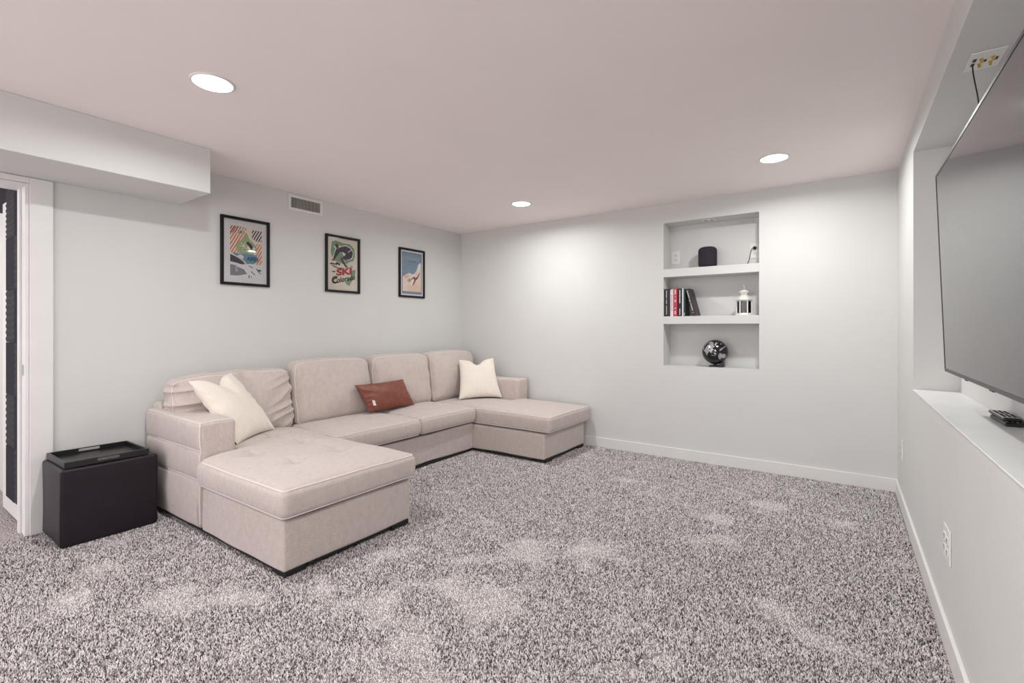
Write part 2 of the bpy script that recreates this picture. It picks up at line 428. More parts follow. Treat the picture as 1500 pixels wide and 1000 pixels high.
SX, SY = -3.0, 2.8
sofa = thing('sectional_sofa', 'large U-shaped greige fabric sectional sofa with two chaises along the left wall', 'sofa', (SX, SY, 0))

def soft_noise(seed, amp, fr):
    r = np.random.default_rng(seed); K = [(r.normal(0, fr, 3), r.uniform(0, 6.28)) for _ in range(14)]
    def f(P):
        s = np.zeros(len(P))
        for k, ph in K: s += np.sin(P@k+ph)
        return amp*s/3.7
    return f
def seat_cushion(x0, x1, y0, y1, z0, z1, crown, dents, seed, notch=None, right_notch=None, r=.035):
    c = np.array([(x0+x1)/2, (y0+y1)/2, (z0+z1)/2]); h = np.array([(x1-x0)/2, (y1-y0)/2, (z1-z0)/2])
    nz = soft_noise(seed, .0035, 8)
    def fn(P):
        P = P.copy(); u = P[:, 0]/h[0]; v = P[:, 1]/h[1]; w = P[:, 2]/h[2]
        top = np.clip(w, 0, 1)
        P[:, 2] += crown*top*np.clip(1-u**4, 0, 1)*np.clip(1-v**4, 0, 1)
        P[:, 2] += nz(P)*top
        for dx, dyy, dep, sg in dents:
            d2 = (P[:, 0]+c[0]-dx)**2+(P[:, 1]+c[1]-dyy)**2
            P[:, 2] -= top*dep*np.exp(-d2/sg**2)
            # creases radiating from the button
            P[:, 2] -= top*dep*.55*(np.exp(-((P[:, 1]+c[1]-dyy)/.010)**2)*np.exp(-((P[:, 0]+c[0]-dx)/.11)**2)
                                 + np.exp(-((P[:, 0]+c[0]-dx)/.009)**2)*np.exp(-((P[:, 1]+c[1]-dyy)/.08)**2))
        # side bulge
        band = np.clip(1-w**2, 0, 1)
        P[:, 0] += .010*band*np.sign(u)*(np.abs(u) > .9); P[:, 1] += .008*band*np.sign(v)*(np.abs(v) > .9)
        if notch:
            nx, ny = notch     # left of nx the low-Y edge moves in to ny
            t = np.clip((nx-(P[:, 0]+c[0]))/.02, 0, 1)
            lo = y0+(ny-y0)*t; s = (P[:, 1]+c[1]-y0)/(y1-y0); P[:, 1] = lo+s*(y1-lo)-c[1]
        if right_notch:
            nx, ny = right_notch
            t = np.clip((nx-(P[:, 0]+c[0]))/.02, 0, 1)
            hi = y1+(ny-y1)*t; s = (P[:, 1]+c[1]-y0)/(y1-y0); P[:, 1] = y0+s*(hi-y0)-c[1]
        return P+c
    ex = []
    nn = notch or right_notch
    if nn: ex = [nn[0]-c[0]+q for q in (.004, 0, -.005, -.01, -.015, -.02, -.024)]
    for d in dents: ex += [d[0]-c[0]+q for q in (-.02, -.01, 0, .01, .02)]
    ey = [d[1]-c[1]+q for d in dents for q in (-.02, -.01, 0, .01, .02)]
    b = rounded(h, r, (int((x1-x0)/.022), int((y1-y0)/.022), 5), fn, (ex, ey, ()))
    o = obj('seat_cushion', b, M_fab, sofa, smooth=True)
    b = B()
    for s in (1, -1):
        L = edge_loop(h, r, s, (60, 40)); tube(b, fn(L), .0042, 6, closed=True)
    obj('piping', b, M_pipe, o, smooth=True)
    return o
def soft_box(name, x0, x1, y0, y1, z0, z1, r=.015, seed=0, amp=.003, n=(14, 14, 8), extra=None, parent=None):
    c = np.array([(x0+x1)/2, (y0+y1)/2, (z0+z1)/2]); h = np.array([(x1-x0)/2, (y1-y0)/2, (z1-z0)/2]); nz = soft_noise(seed, amp, 6)
    def fn(P):
        k = nz(P)[:, None]; Q = P/h; Q = Q*(np.abs(Q) > .93); P = P+k*Q
        P = P+c
        if extra: P = extra(P)
        return P
    b = rounded(h, r, n, fn)
    return obj(name, b, M_fab, parent or sofa, smooth=True), fn, h
# bases
AX, YA0, YA1 = -3.03, 1.225, 1.43
soft_box('chaise_base', AX+.004, -2.172, 1.238, 2.045, .032, .274, seed=1)
soft_box('chaise_base', AX-.75, AX+.0035, 1.435, 2.045, .032, .274, seed=2)
soft_box('seat_base', -3.80, -2.955, 2.048, 3.595, .032, .274, seed=3, n=(12, 30, 8))
soft_box('chaise_base', -3.80, -2.155, 3.598, 4.38, .032, .258, seed=4, n=(24, 14, 8))
soft_box('back_frame', -3.825, -3.70, 1.26, 4.38, .10, .70, r=.03, seed=5, n=(4, 50, 10))
# armrests
def arm(x0, x1, y0, y1, outer, seed):
    def ex(P):
        P = P.copy(); side = (np.abs(P[:, 1]-(y0 if outer < 0 else y1)) < .03)
        z = P[:, 2]; x = P[:, 0]
        zb_ = np.where(z > .485, (z-.485)/.165, np.where(z > .315, (z-.315)/.17, (z-.03)/.285))
        puff = .008*np.abs(np.sin(np.clip(zb_, 0, 1)*math.pi))**.7*(.45+.55*np.abs(np.sin((x-x1)/.30*math.pi))**.6)
        P[:, 1] += outer*side*(puff-.004)*(z > .04)
        for zz in (.315, .485):
            P[:, 1] -= outer*side*.006*np.exp(-((z-zz)/.006)**2)
        top = z > .62
        P[:, 2] += top*.008*np.sin((x-x0)*9)*np.sin((P[:, 1]-y0)/(y1-y0)*math.pi)
        P[:, 2] += np.clip((z-.5)/.15, 0, 1)*(-.02)*((x1-x)/(x1-x0)-.0)*-1*.6
        return P
    o, fn, h = soft_box('armrest', x0, x1, y0, y1, .03, .648, r=.028, seed=seed, amp=.004, n=(40, 10, 60), extra=ex)
    b = B(); L = edge_loop(h, .028, 1, (30, 8)); tube(b, fn(L), .0042, 6, closed=True)
    if outer < 0:
        # vertical welt at the front corner and two stitched side welts
        zz = np.linspace(-h[2]+.03, h[2]-.01, 24); tube(b, fn(np.array([(h[0]-.007, -h[1]+.007, z) for z in zz])), .0038, 6)
        for z in (.315, .485):
            xx = np.linspace(-h[0]*.55, h[0]-.006, 24); tube(b, fn(np.array([(x, -h[1]-.002, z-.339) for x in xx])), .0034, 6)
    obj('piping', b, M_pipe, o, smooth=True)
arm(-3.83, AX, YA0, YA1, -1, 7)
arm(-3.80, -2.84, 4.20, 4.40, 1, 8)
# seat cushions
dl = [(-2.50, 1.50, .022, .05), (-2.52, 1.80, .022, .05), (-2.84, 1.45, .020, .05), (-2.86, 1.78, .026, .05), (-3.2, 1.62, .022, .05), (-3.2, 1.88, .022, .045)]
seat_cushion(-3.62, -2.14, 1.215, 2.055, .288, .432, .030, dl, 11, notch=(AX+.018, YA1+.008))
seat_cushion(-3.60, -2.925, 2.062, 2.872, .288, .432, .022, [(-3.2, 2.33, .016, .04), (-3.2, 2.62, .016, .04)], 12)
seat_cushion(-3.60, -2.925, 2.880, 3.600, .288, .432, .022, [(-3.2, 3.1, .016, .04), (-3.2, 3.38, .016, .04)], 13)
seat_cushion(-3.62, -2.105, 3.608, 4.40, .268, .415, .030, [(-2.45, 3.85, .006, .05), (-2.45, 4.15, .006, .05), (-2.85, 3.85, .008, .05)], 14, right_notch=(-2.84+.018, 4.192))
# back cushions
def back_cushion(y0, y1, ztop, seed, fold=0.0, slump=0.0, lean=.15):
    hw = (y1-y0)/2; zb = .425; hh = (ztop-zb)/2; th = .085; r = .06
    nz = soft_noise(seed, .006, 9); nz2 = soft_noise(seed+50, .003, 22)
    rg = np.random.default_rng(seed)
    def fn(P):
        P = P.copy(); v = P[:, 1]/hw; w = P[:, 2]/hh; fr = P[:, 0]/th
        crown = np.clip(1-np.abs(v)**3, 0, 1)*np.clip(1-np.abs(w)**3, 0, 1)
        P[:, 0] += np.where(fr > 0, .064, .01*fr)*crown*np.abs(fr)
        P[:, 0] += (nz(P)+nz2(P))*(fr > 0)
        # soft rounded sides / domed top, corners pulled in
        P[:, 2] += .016*np.clip(1-v**2, 0, 1)*np.clip(w, 0, 1) - .012*np.clip(w, 0, 1)*np.abs(v)**6
        P[:, 1] -= .02*np.sign(v)*np.clip(w, 0, 1)**3*np.abs(v)**4
        # small puckers at the side seams
        em = np.clip((np.abs(v)-.62)/.38, 0, 1)**1.5
        P[:, 0] += (.005+fold*.004)*np.sin(w*9+3*v+seed)*em*(fr > -.5)
        if fold:
            q1 = P[:, 2]*95+2.2*np.sin(P[:, 1]*11+1)+P[:, 1]*16+1.3*np.sin(P[:, 2]*31)
            f1 = 1-2*np.abs(np.sin(q1*.5))**.7
            q2 = P[:, 2]*80-P[:, 1]*30+1.5*np.sin(P[:, 2]*27+2)
            f2 = 1-2*np.abs(np.sin(q2*.5))**.7
            m1 = np.clip((-.30-v)/.5, 0, 1)*np.clip(1.05-w*.5, .4, 1)
            m2 = np.clip((v-.40)/.4, 0, 1)*np.clip(.9-w*.6, .15, 1)
            P[:, 0] += fold*.013*(f1*m1+f2*m2)
            P[:, 1] += fold*.006*np.sign(v)*f1*np.clip(np.abs(v)-.8, 0, 1)*5
            P[:, 2] += fold*.004*(np.sin(P[:, 1]*23)*np.clip(w-.4, 0, 1))
            # a soft vertical valley near the middle
            P[:, 0] -= fold*.022*np.exp(-((P[:, 1]-.06)/.035)**2)*np.clip(w+.4, 0, 1)
            P[:, 2] -= slump*np.clip(w, 0, 1)*(.5-.5*v)
        P[:, 0] -= lean*(P[:, 2]+hh)*1.0
        return P+np.array([-3.575, (y0+y1)/2, (zb+ztop)/2-.006])
    b = rounded((th, hw, hh), r, (6, 90 if fold else 40, 90 if fold else 34), fn)
    o = obj('back_cushion', b, M_fab, sofa, smooth=True)
    # welt around the front face edge
    pts = []
    a, c, rr, xk = hw-.016, hh-.016, .032, th-.02
    for (cy, cz, a0) in ((a-rr, c-rr, 0), (-a+rr, c-rr, 1), (-a+rr, -c+rr, 2), (a-rr, -c+rr, 3)):
        for t in np.linspace(0, 1, 6, endpoint=False):
            an = (a0+t)*math.pi/2; pts.append((xk, cy+rr*math.cos(an), cz+rr*math.sin(an)))
        nxt = {0: ((a-rr, c), (-a+rr, c)), 1: ((-a, c-rr), (-a, -c+rr)), 2: ((-a+rr, -c), (a-rr, -c)), 3: ((a, -c+rr), (a, c-rr))}[a0]
        for t in np.linspace(0, 1, 22, endpoint=False):
            pts.append((xk, nxt[0][0]+(nxt[1][0]-nxt[0][0])*t, nxt[0][1]+(nxt[1][1]-nxt[0][1])*t))
    b = B(); tube(b, fn(np.array(pts)), .0036, 6, closed=True); obj('piping', b, M_pipe, o, smooth=True)
    return o
back_cushion(1.265, 2.10, .885, 21, fold=1.3, slump=.02)
back_cushion(2.105, 2.86, .93, 22)
back_cushion(2.865, 3.605, .935, 23)
back_cushion(3.61, 4.34, .94, 24)
# feet
for x0, x1, y0, y1 in ((-2.30, -2.18, 1.25, 1.36), (-2.26, -2.175, 1.90, 2.03), (-3.80, -3.70, 1.26, 1.36), (-2.27, -2.155, 3.62, 3.74), (-2.25, -2.155, 4.25, 4.37), (-3.08, -2.97, 2.1, 2.2), (-3.1, -2.98, 3.48, 3.59)):
    b = B(); box(b, x0, x1, y0, y1, 0, .033, bevel=.004); obj('foot', b, M_foot, sofa)
for a in ((-2.20, -2.18, 1.37, 1.89, .016), (-2.98, -2.96, 2.21, 3.47, .012), (-2.18, -2.16, 3.75, 4.24, .016), (-3.69, -2.31, 1.25, 1.27, .014), (-2.96, -2.28, 3.61, 3.63, .012)):
    b = B(); box(b, a[0], a[1], a[2], a[3], a[4], .033, bevel=.002); obj('base_rail', b, M_foot, sofa)

# ------------------------------------------------------------------ throw pillows
def pillow(name, label, TL, TR, BR, BL, thick, m, chop=0, seed=0, pinch=.07, puck=.004, group=None, pipe=None):
    TL, TR, BR, BL = [np.array(p, float) for p in (TL, TR, BR, BL)]
    c = (TL+TR+BR+BL)/4; t = thing(name, label, 'pillow', tuple(c-np.array([0, 0, (c[2]-min(BR[2], BL[2]))])), group)
    nrm = np.cross(BR-BL, TL-BL); nrm /= np.linalg.norm(nrm)
    n = 44; rg = np.random.default_rng(seed); ph = rg.uniform(0, 6, 8)
    U = np.sin(np.linspace(-1, 1, n)*math.pi/2)
    def P(u, v, s):
        uu = u*(1-pinch*(1-v*v)*abs(u)); vv = v*(1-pinch*(1-u*u)*abs(v))
        if chop: vv -= chop*math.exp(-(u/.33)**2)*max(0, (v+.2)/1.2)**2
        a, bq = (uu+1)/2, (vv+1)/2
        p = (BL*(1-a)+BR*a)*(1-bq)+(TL*(1-a)+TR*a)*bq
        e = max(0, (1-u**2))*max(0, (1-v**2))
        h = thick*e**.42
        h *= 1-.35*(chop > 0)*math.exp(-(u/.22)**2)*max(0, v)
        rad = max(abs(u), abs(v)); ang = math.atan2(v, u)
        h += puck*math.sin(ang*17+ph[0]+2*math.sin(ang*5+ph[1]))*rad**3*e**.3*2
        h += puck*1.2*math.sin(u*4+ph[2])*math.sin(v*5+ph[3])*e
        return p+nrm*h*s
    b = B(); V = {}
    for s in (1, -1):
        for i in range(n):
            for j in range(n):
                ed = i in (0, n-1) or j in (0, n-1)
                if ed and s == -1: V[(i, j, s)] = V[(i, j, 1)]
                else: V[(i, j, s)] = b.verts.new(P(U[i], U[j], s))
    for s in (1, -1):
        for i in range(n-1):
            for j in range(n-1):
                q = [V[(i, j, s)], V[(i+1, j, s)], V[(i+1, j+1, s)], V[(i, j+1, s)]]
                b.faces.new(q if s == 1 else q[::-1])
    o = obj('pillow_cover', b, m, t, smooth=True)
    loop = [(U[i], -1) for i in range(n-1)]+[(1, U[i]) for i in range(n-1)]+[(U[n-1-i], 1) for i in range(n-1)]+[(-1, U[n-1-i]) for i in range(n-1)]
    b = B(); tube(b, [P(u, v, 0) for u, v in loop], .0035, 6, closed=True); obj('piping', b, pipe or m, t, smooth=True)
    return t, P, nrm
pillow('throw_pillow', 'cream square velvet throw pillow leaning on the left armrest, top edge dented',
       (-3.20, 1.50, .875)if 0 else (-3.335, 1.29, .862), (-3.56, 1.64, .875), (-3.40, 1.87, .462), (-3.17, 1.50, .457), .075, M_cream, chop=.30, seed=1, group='cream throw pillows')
pillow('throw_pillow', 'cream square velvet throw pillow at the far right end of the sofa by the corner',
       (-3.46, 3.97, .845), (-3.20, 4.24, .858), (-3.03, 4.17, .455), (-3.31, 3.80, .452), .070, M_cream, chop=.26, seed=2, group='cream throw pillows')
tl, PP, nr = pillow('throw_pillow', 'small oblong brown leather lumbar pillow in the middle of the sofa',
       (-3.425, 2.585, .703), (-3.455, 3.15, .702), (-3.37, 3.215, .466), (-3.35, 2.675, .470), .058, M_leather, seed=3, pinch=.05)
b = B()
q = [PP(-.84, -.62, 1)+nr*.006, PP(-.74, -.66, 1)+nr*.006, PP(-.74, -.28, 1)+nr*.006, PP(-.84, -.24, 1)+nr*.006]
vs = [b.verts.new(p) for p in q]; f = b.faces.new(vs)
r_ = bmesh.ops.extrude_face_region(b, geom=[f]); bmesh.ops.translate(b, verts=[g for g in r_['geom'] if isinstance(g, bmesh.types.BMVert)], vec=-nr*.002)
obj('tag', b, M_white, tl)['label'] = 'small white sewn-on tag'

# ------------------------------------------------------------------ storage ottoman with tray lid
ot = thing('storage_ottoman', 'dark espresso leather cube ottoman beside the door casing and sofa arm', 'ottoman', (-3.64, .945, 0))
OX0, OX1, OY0, OY1, OZ = -3.83, -3.445, .722, 1.165, .428
nzo = soft_noise(31, .0025, 9)
def fo(P):
    Q = P/np.array([.1925, .2215, .21]); P = P+nzo(P)[:, None]*(Q*(np.abs(Q) > .9)); return P+np.array([(OX0+OX1)/2, (OY0+OY1)/2, .2165])
b = rounded((.1925, .2215, .2115), .016, (14, 14, 14), fo); obj('body', b, M_ott, ot, smooth=True)
for sy in (-1, 1):
    for sx in (-1, 1):
        b = B(); zz = np.linspace(-.19, .2, 12); tube(b, fo(np.array([(sx*.1885, sy*.2175, z) for z in zz])), .0022, 6); obj('seam', b, M_ott, ot, smooth=True)
b = B(); box(b, OX0+.01, OX1-.01, OY0+.01, OY1-.01, 0, .012); obj('base', b, M_foot, ot)
tr = thing('serving_tray', 'black square tray with two cut-out handles on top of the ottoman', 'tray', (-3.64, .935, .43))
TX0, TX1, TY0, TY1, TZ0, TZ1 = -3.825, -3.462, .742, 1.125, .4305, .463
b = B(); box(b, TX0+.008, TX1-.008, TY0+.008, TY1-.008, TZ0, TZ0+.006); obj('tray_bottom', b, M_tray, tr)
def tray_side(x0, x1):
    # long side with an oval handle slot (slot runs along Y)
    b = B(); n = 10; yc = (TY0+TY1)/2; zc = (TZ0+TZ1)/2+.004; hw, hr = .052, .0078
    hole = []
    for k in range(n+1): a = -math.pi/2+math.pi*k/n; hole.append((yc+hw-hr+hr*math.cos(a), zc+hr*math.sin(a)))
    for k in range(n+1): a = math.pi/2+math.pi*k/n; hole.append((yc-hw+hr+hr*math.cos(a), zc+hr*math.sin(a)))
    outer = []
    for (y, z) in hole:
        outer.append((y, z))
    half = n+1
    # four bands of quads around the slot
    top = [(y, TZ1) for y, z in hole]; 
    for xx in (x0, x1):
        V = [b.verts.new((xx, y, z)) for y, z in hole]
        O = []
        for i, (y, z) in enumerate(hole):
            zz = TZ1 if z > zc+1e-6 else (TZ0 if z < zc-1e-6 else z)
            O.append(b.verts.new((xx, y if abs(z-zc) > 1e-6 else (TY1 if y > yc else TY0), zz)))
        m = len(hole)
        for i in range(m):
            j = (i+1) % m
            try: b.faces.new((V[i], V[j], O[j], O[i]))
            except ValueError: pass
        for y, zz, yy in ((hole[n//2][0], TZ1, TY1),):
            pass
        # corner fills
        for sy, ym in ((1, TY1), (-1, TY0)):
            side = [i for i in range(m) if (hole[i][0] > yc) == (sy > 0)]
            mid = min(side, key=lambda i: abs(hole[i][1]-zc))
            for s2 in (1, -1):
                nb = [i for i in side if (hole[i][1]-zc)*s2 > 1e-6]
                near = min(nb, key=lambda i: abs(i-mid))
                cv = b.verts.new((xx, ym, TZ1 if s2 > 0 else TZ0))
                b.faces.new((O[near], O[mid], cv))
        if xx == x0: V0, O0 = V, O
        else: V1, O1 = V, O
    m = len(hole)
    for i in range(m): b.faces.new((V0[i], V0[(i+1) % m], V1[(i+1) % m], V1[i]))
    for z in (TZ0, TZ1): poly(b, [(x0, TY0, z), (x1, TY0, z), (x1, TY1, z), (x0, TY1, z)])
    for y in (TY0, TY1): poly(b, [(x0, y, TZ0), (x1, y, TZ0), (x1, y, TZ1), (x0, y, TZ1)])
    bmesh.ops.remove_doubles(b, verts=b.verts, dist=1e-5); bmesh.ops.recalc_face_normals(b, faces=b.faces)
    obj('tray_side', b, M_tray, tr)
tray_side(TX1-.012, TX1); tray_side(TX0, TX0+.012)
for y0, y1 in ((TY0, TY0+.012), (TY1-.012, TY1)):
    b = B(); box(b, TX0+.012, TX1-.012, y0, y1, TZ0, TZ1, bevel=.001); obj('tray_side', b, M_tray, tr)

# ------------------------------------------------------------------ television, bracket, remotes
tv = thing('television', 'large flat black television in the right wall niche, seen edge-on', 'television', (.36, 1.97, 1.0))
TVY0, TVY1 = 1.25, 2.70; zt, zb_ = 1.839, 1.011; xt, xb = .320, .350
def tvp(y, z, d):     # d = distance behind the front plane
    t = (z-zb_)/(zt-zb_); x = xb+(xt-xb)*t
    return (x+d, y, z)
def tvbox(b, y0, y1, z0, z1, d0, d1):
    V = [b.verts.new(tvp(y, z, d)) for d in (d0, d1) for (y, z) in ((y0, z0), (y1, z0), (y1, z1), (y0, z1))]
    for f in ((0, 1, 2, 3), (7, 6, 5, 4), (0, 4, 5, 1), (1, 5, 6, 2), (2, 6, 7, 3), (3, 7, 4, 0)): b.faces.new([V[i] for i in f])
b = B(); tvbox(b, TVY0, TVY1, zb_, zt, .004, .026); bmesh.ops.bevel(b, geom=b.edges[:], offset=.002, segments=2, affect='EDGES'); bmesh.ops.recalc_face_normals(b, faces=b.faces); obj('casing', b, M_tvedge, tv)
b = B(); tvbox(b, TVY0+.3, TVY1-.3, zb_+.08, zt-.35, .025, .07); bmesh.ops.recalc_face_normals(b, faces=b.faces); obj('rear_housing', b, M_blk, tv)
b = B()
g = .009
for (y0, y1, z0, z1) in ((TVY0, TVY1, zb_, zb_+.012), (TVY0, TVY1, zt-g, zt), (TVY0, TVY0+g, zb_+.012, zt-g), (TVY1-g, TVY1, zb_+.012, zt-g)): tvbox(b, y0, y1, z0, z1, 0, .0045)
bmesh.ops.recalc_face_normals(b, faces=b.faces); obj('bezel', b, M_tvback, tv)
b = B(); tvbox(b, TVY0+g, TVY1-g, zb_+.012, zt-g, .0015, .004); bmesh.ops.recalc_face_normals(b, faces=b.faces); obj('screen', b, M_screen, tv)
for ya, yc_ in ((1.95, 1.99), (2.32, 2.345)):
    b = B(); box(b, .357, .372, ya, yc_, zb_-.008, zb_+.003, bevel=.002); obj('sensor', b, M_blk, tv)
b = B(); box(b, .415, .45, 1.6, 2.35, 1.30, 1.62, bevel=.004); box(b, .45, RXB-.001, 1.75, 2.2, 1.38, 1.56, bevel=.004); obj('wall_bracket', b, M_blk, tv)
# remotes
def remote(z, x0, x1, y0, y1, top_m, label, th):
    t = thing('remote_control', label, 'remote', ((x0+x1)/2, (y0+y1)/2, z))
    b = B(); box(b, x0, x1, y0, y1, z, z+th, bevel=min(.006, th*.4), seg=3); obj('body', b, M_blk, t)
    b = B(); box(b, x0+.0015, x1-.0015, y0+.008, y1-.004, z+th*.55, z+th+.0006, bevel=.002); obj('top_plate', b, top_m, t)
    b = B()
    for i in range(9):
        for j in range(3):
            xx = x0+.009+j*(x1-x0-.018)/2; yy = y0+.03+i*.0175
            if i == 4: continue
            box(b, xx-.0035, xx+.0035, yy-.004, yy+.004, z+th, z+th+.0028, bevel=.001, seg=1)
    obj('buttons', b, M_white if top_m is M_blk else M_slot, t)['kind'] = 'stuff'
remote(RZ0, .462, .507, 2.345, 2.56, M_blk, 'slim black remote control lying under the silver one on the sill', .012)
M_silver = mat('silver_plastic', (.55, .54, .55), .35, metal=.3, noise=40, var=.05)
remote(RZ0+.0152, .460, .505, 2.36, 2.575, M_silver, 'silver-topped remote control lying on top of another on the sill', .013)

# ------------------------------------------------------------------ wall plates
def plate(name, label, cat, cx, cy, cz, w, h, normal, outlets=(), group=None, parts=True, kind='duplex'):
    """plate in local (a along wall, z up), pushed out along normal"""
    t = thing(name, label, cat, (cx, cy, cz), group)
    def T(b_):
        m = {'-Y': Matrix.Identity(4), '-X': Matrix.Rotation(-math.pi/2, 4, 'Z'), '-Z': Matrix.Rotation(math.pi/2, 4, 'X') @ Matrix.Identity(4)}[normal]
        bmesh.ops.transform(b_, matrix=Matrix.Translation((cx, cy, cz)) @ m, verts=b_.verts); return b_
    b = B(); box(b, -w/2, w/2, -.006, -.0003, -h/2, h/2, bevel=.002); obj('cover_plate', T(b), M_white, t)
    for a in outlets:
        if kind == 'duplex':
            for s in (-1, 1):
                b = B(); box(b, a-.0165, a+.0165, -.0085, -.0055, s*.0215-.0135, s*.0215+.0135, bevel=.003); o = obj('receptacle', T(b), M_white, t)
                b = B()
                box(b, a-.0075, a-.0050, -.0092, -.0084, s*.0215-.002, s*.0215+.008); box(b, a+.0050, a+.0075, -.0092, -.0084, s*.0215-.001, s*.0215+.007)
                box(b, a-.0025, a+.0025, -.0092, -.0084, s*.0215-.010, s*.0215-.005); obj('slot', T(b), M_slot, o)['kind'] = 'stuff'
            b = B(); lathe(b, 0, 0, [(.003, 0), (.003, .001), (.001, .0018)], 10); bmesh.ops.transform(b, matrix=Matrix.Translation((a, -.006, 0)) @ Matrix.Rotation(math.pi/2, 4, 'X'), verts=b.verts); obj('screw', T(b), M_metal, t)
        if kind == 'rocker':
            b = B(); box(b, a-.0165, a+.0165, -.009, -.0055, -.034, .034, bevel=.002); obj('rocker', T(b), M_white, t)
    return t, T
plate('wall_outlet', 'white duplex outlet at the left end of the top niche shelf', 'outlet', -1.322, NY, 1.868, .078, .126, '-Y', (0,))
po, PT = plate('wall_outlet', 'white duplex outlet with black plug at the right end of the top niche shelf', 'outlet', -.640, NY, 1.873, .078, .13, '-Y', (0,))
plate('wall_outlet', 'white double-width outlet plate low on the right wall near the camera', 'outlet', XR, 2.395, .385, .122, .126, '-X', (-.028, .028))
plate('wall_plate', 'thin white outlet plate low on the right wall near the far corner', 'outlet', XR, 4.06, .386, .078, .13, '-X', (0,))
t, T = plate('media_plate', 'white media plate on the niche ceiling inside the shelf recess', 'wall plate', -1.02, 0, 0, .10, .001, '-Y') if 0 else (None, None)
def ceiling_plate(label, x0, x1, y0, y1, z, gold):
    t = thing('media_plate', label, 'wall plate', ((x0+x1)/2, (y0+y1)/2, z))
    b = B(); box(b, x0, x1, y0, y1, z-.006, z-.0003, bevel=.002); obj('cover_plate', b, M_white, t)
    cx, cy = (x0+x1)/2, (y0+y1)/2
    if gold:
        for dx_, dy_ in ((-.012, -.02), (-.012, .02), (.018, -.02), (.018, .02)):
            b = B(); lathe(b, cx+dx_, cy+dy_, [(.006, z-.005), (.006, z-.009), (.0042, z-.010), (.0042, z-.020), (.003, z-.021)], 14); obj('gold_terminal', b, M_gold, t, angle=40)
        b = B()
        for k in range(2): box(b, cx-.036, cx-.026, cy-.03+.036*k, cy-.008+.036*k, z-.0075, z-.0055)
        box(b, cx-.004, cx+.004, cy-.008, cy+.008, z-.0075, z-.0055); box(b, cx+.028, cx+.034, cy-.012, cy+.010, z-.0075, z-.0055)
    else:
        b = B()
        for dx_ in (-.032, -.018, .022): box(b, cx+dx_-.005, cx+dx_+.005, cy-.014, cy+.006, z-.0085, z-.0055, bevel=.001)
        box(b, cx+.028, cx+.036, cy-.002, cy+.010, z-.0075, z-.0055)
    obj('port', b, M_slot, t)['kind'] = 'stuff'
    return t
ceiling_plate('white media plate with gold terminals on the niche ceiling above the television', .378, .474, 2.358, 2.505, RZ1, True)
ceiling_plate('white media plate on the underside of the shelf niche top, above the speaker', -1.05, -.935, YB+.035, YB+.115, NZ1, False)
b = B(); tube(b, [(.398, 2.465, RZ1-.006), (.399, 2.462, RZ1-.03), (.402, 2.452, RZ1-.07), (.408, 2.44, RZ1-.13), (.415, 2.40, RZ1-.3), (.42, 2.35, RZ1-.52), (.425, 2.3, 1.58)], .0022, 8)
tag(obj('cable', b, M_cord, org=(.398, 2.465, RZ1-.006), smooth=True), 'thin black cable from the niche ceiling plate down behind the television', 'cable')

# ------------------------------------------------------------------ speaker, plug cord
sx_, sy_ = -1.01, YB+.105; z0 = 1.738
sp = thing('smart_speaker', 'rounded black mesh cylinder speaker on the top niche shelf', 'speaker', (sx_, sy_, z0))
b = B(); R = .079; Hs = .186; prof = []
for k in range(9): a = -math.pi/2+k*math.pi/16; prof.append((R-.030+.030*math.cos(a), z0+.031+.030*math.sin(a)))
for k in range(10): a = k*math.pi/18; prof.append((R-.036+.036*math.cos(a), z0+Hs-.036+.036*math.sin(a)))
lathe(b, sx_, sy_, prof, 48); obj('mesh_body', b, M_mesh, sp, smooth=True)
b = B(); lathe(b, sx_, sy_, [(.034, z0+Hs-.001), (.034, z0+Hs+.0012), (.030, z0+Hs+.002)], 32); obj('touch_panel', b, M_blk, sp, angle=40)
b = B(); lathe(b, sx_, sy_, [(.045, z0), (.048, z0+.004)], 32); obj('base', b, M_blk, sp)
pc = thing('power_cord', 'black power cord plugged into the right niche outlet, trailing to the shelf', 'cord', (-.640, NY-.012, 1.895))
b = B(); lathe(b, 0, 0, [(.012, 0), (.014, .004), (.014, .016), (.009, .024), (.005, .028)], 20)
bmesh.ops.transform(b, matrix=Matrix.Translation((-.640, NY-.009, 1.895)) @ Matrix.Rotation(math.pi/2, 4, 'X'), verts=b.verts); obj('plug', b, M_cord, pc, angle=40)
b = B(); pts = [(-.640, NY-.035, 1.895), (-.652, NY-.05, 1.891), (-.662, NY-.058, 1.872), (-.668, NY-.06, 1.84), (-.675, NY-.06, 1.80), (-.69, NY-.062, 1.76), (-.71, NY-.06, 1.7425), (-.76, NY-.05, 1.7412), (-.85, NY-.035, 1.7412), (-.95, NY-.012, 1.7412)]
def smoothpath(pts, k=6):
    P = [Vector(p) for p in pts]; out = []
    for i in range(len(P)-1):
        a, b_, c, d = P[max(i-1, 0)], P[i], P[i+1], P[min(i+2, len(P)-1)]
        for t in range(k):
            t = t/k; out.append(.5*((2*b_)+(-a+c)*t+(2*a-5*b_+4*c-d)*t*t+(-a+3*b_-3*c+d)*t**3))
    return out+[P[-1]]
tube(b, smoothpath(pts), .003, 8); obj('cord', b, M_cord, pc, smooth=True)

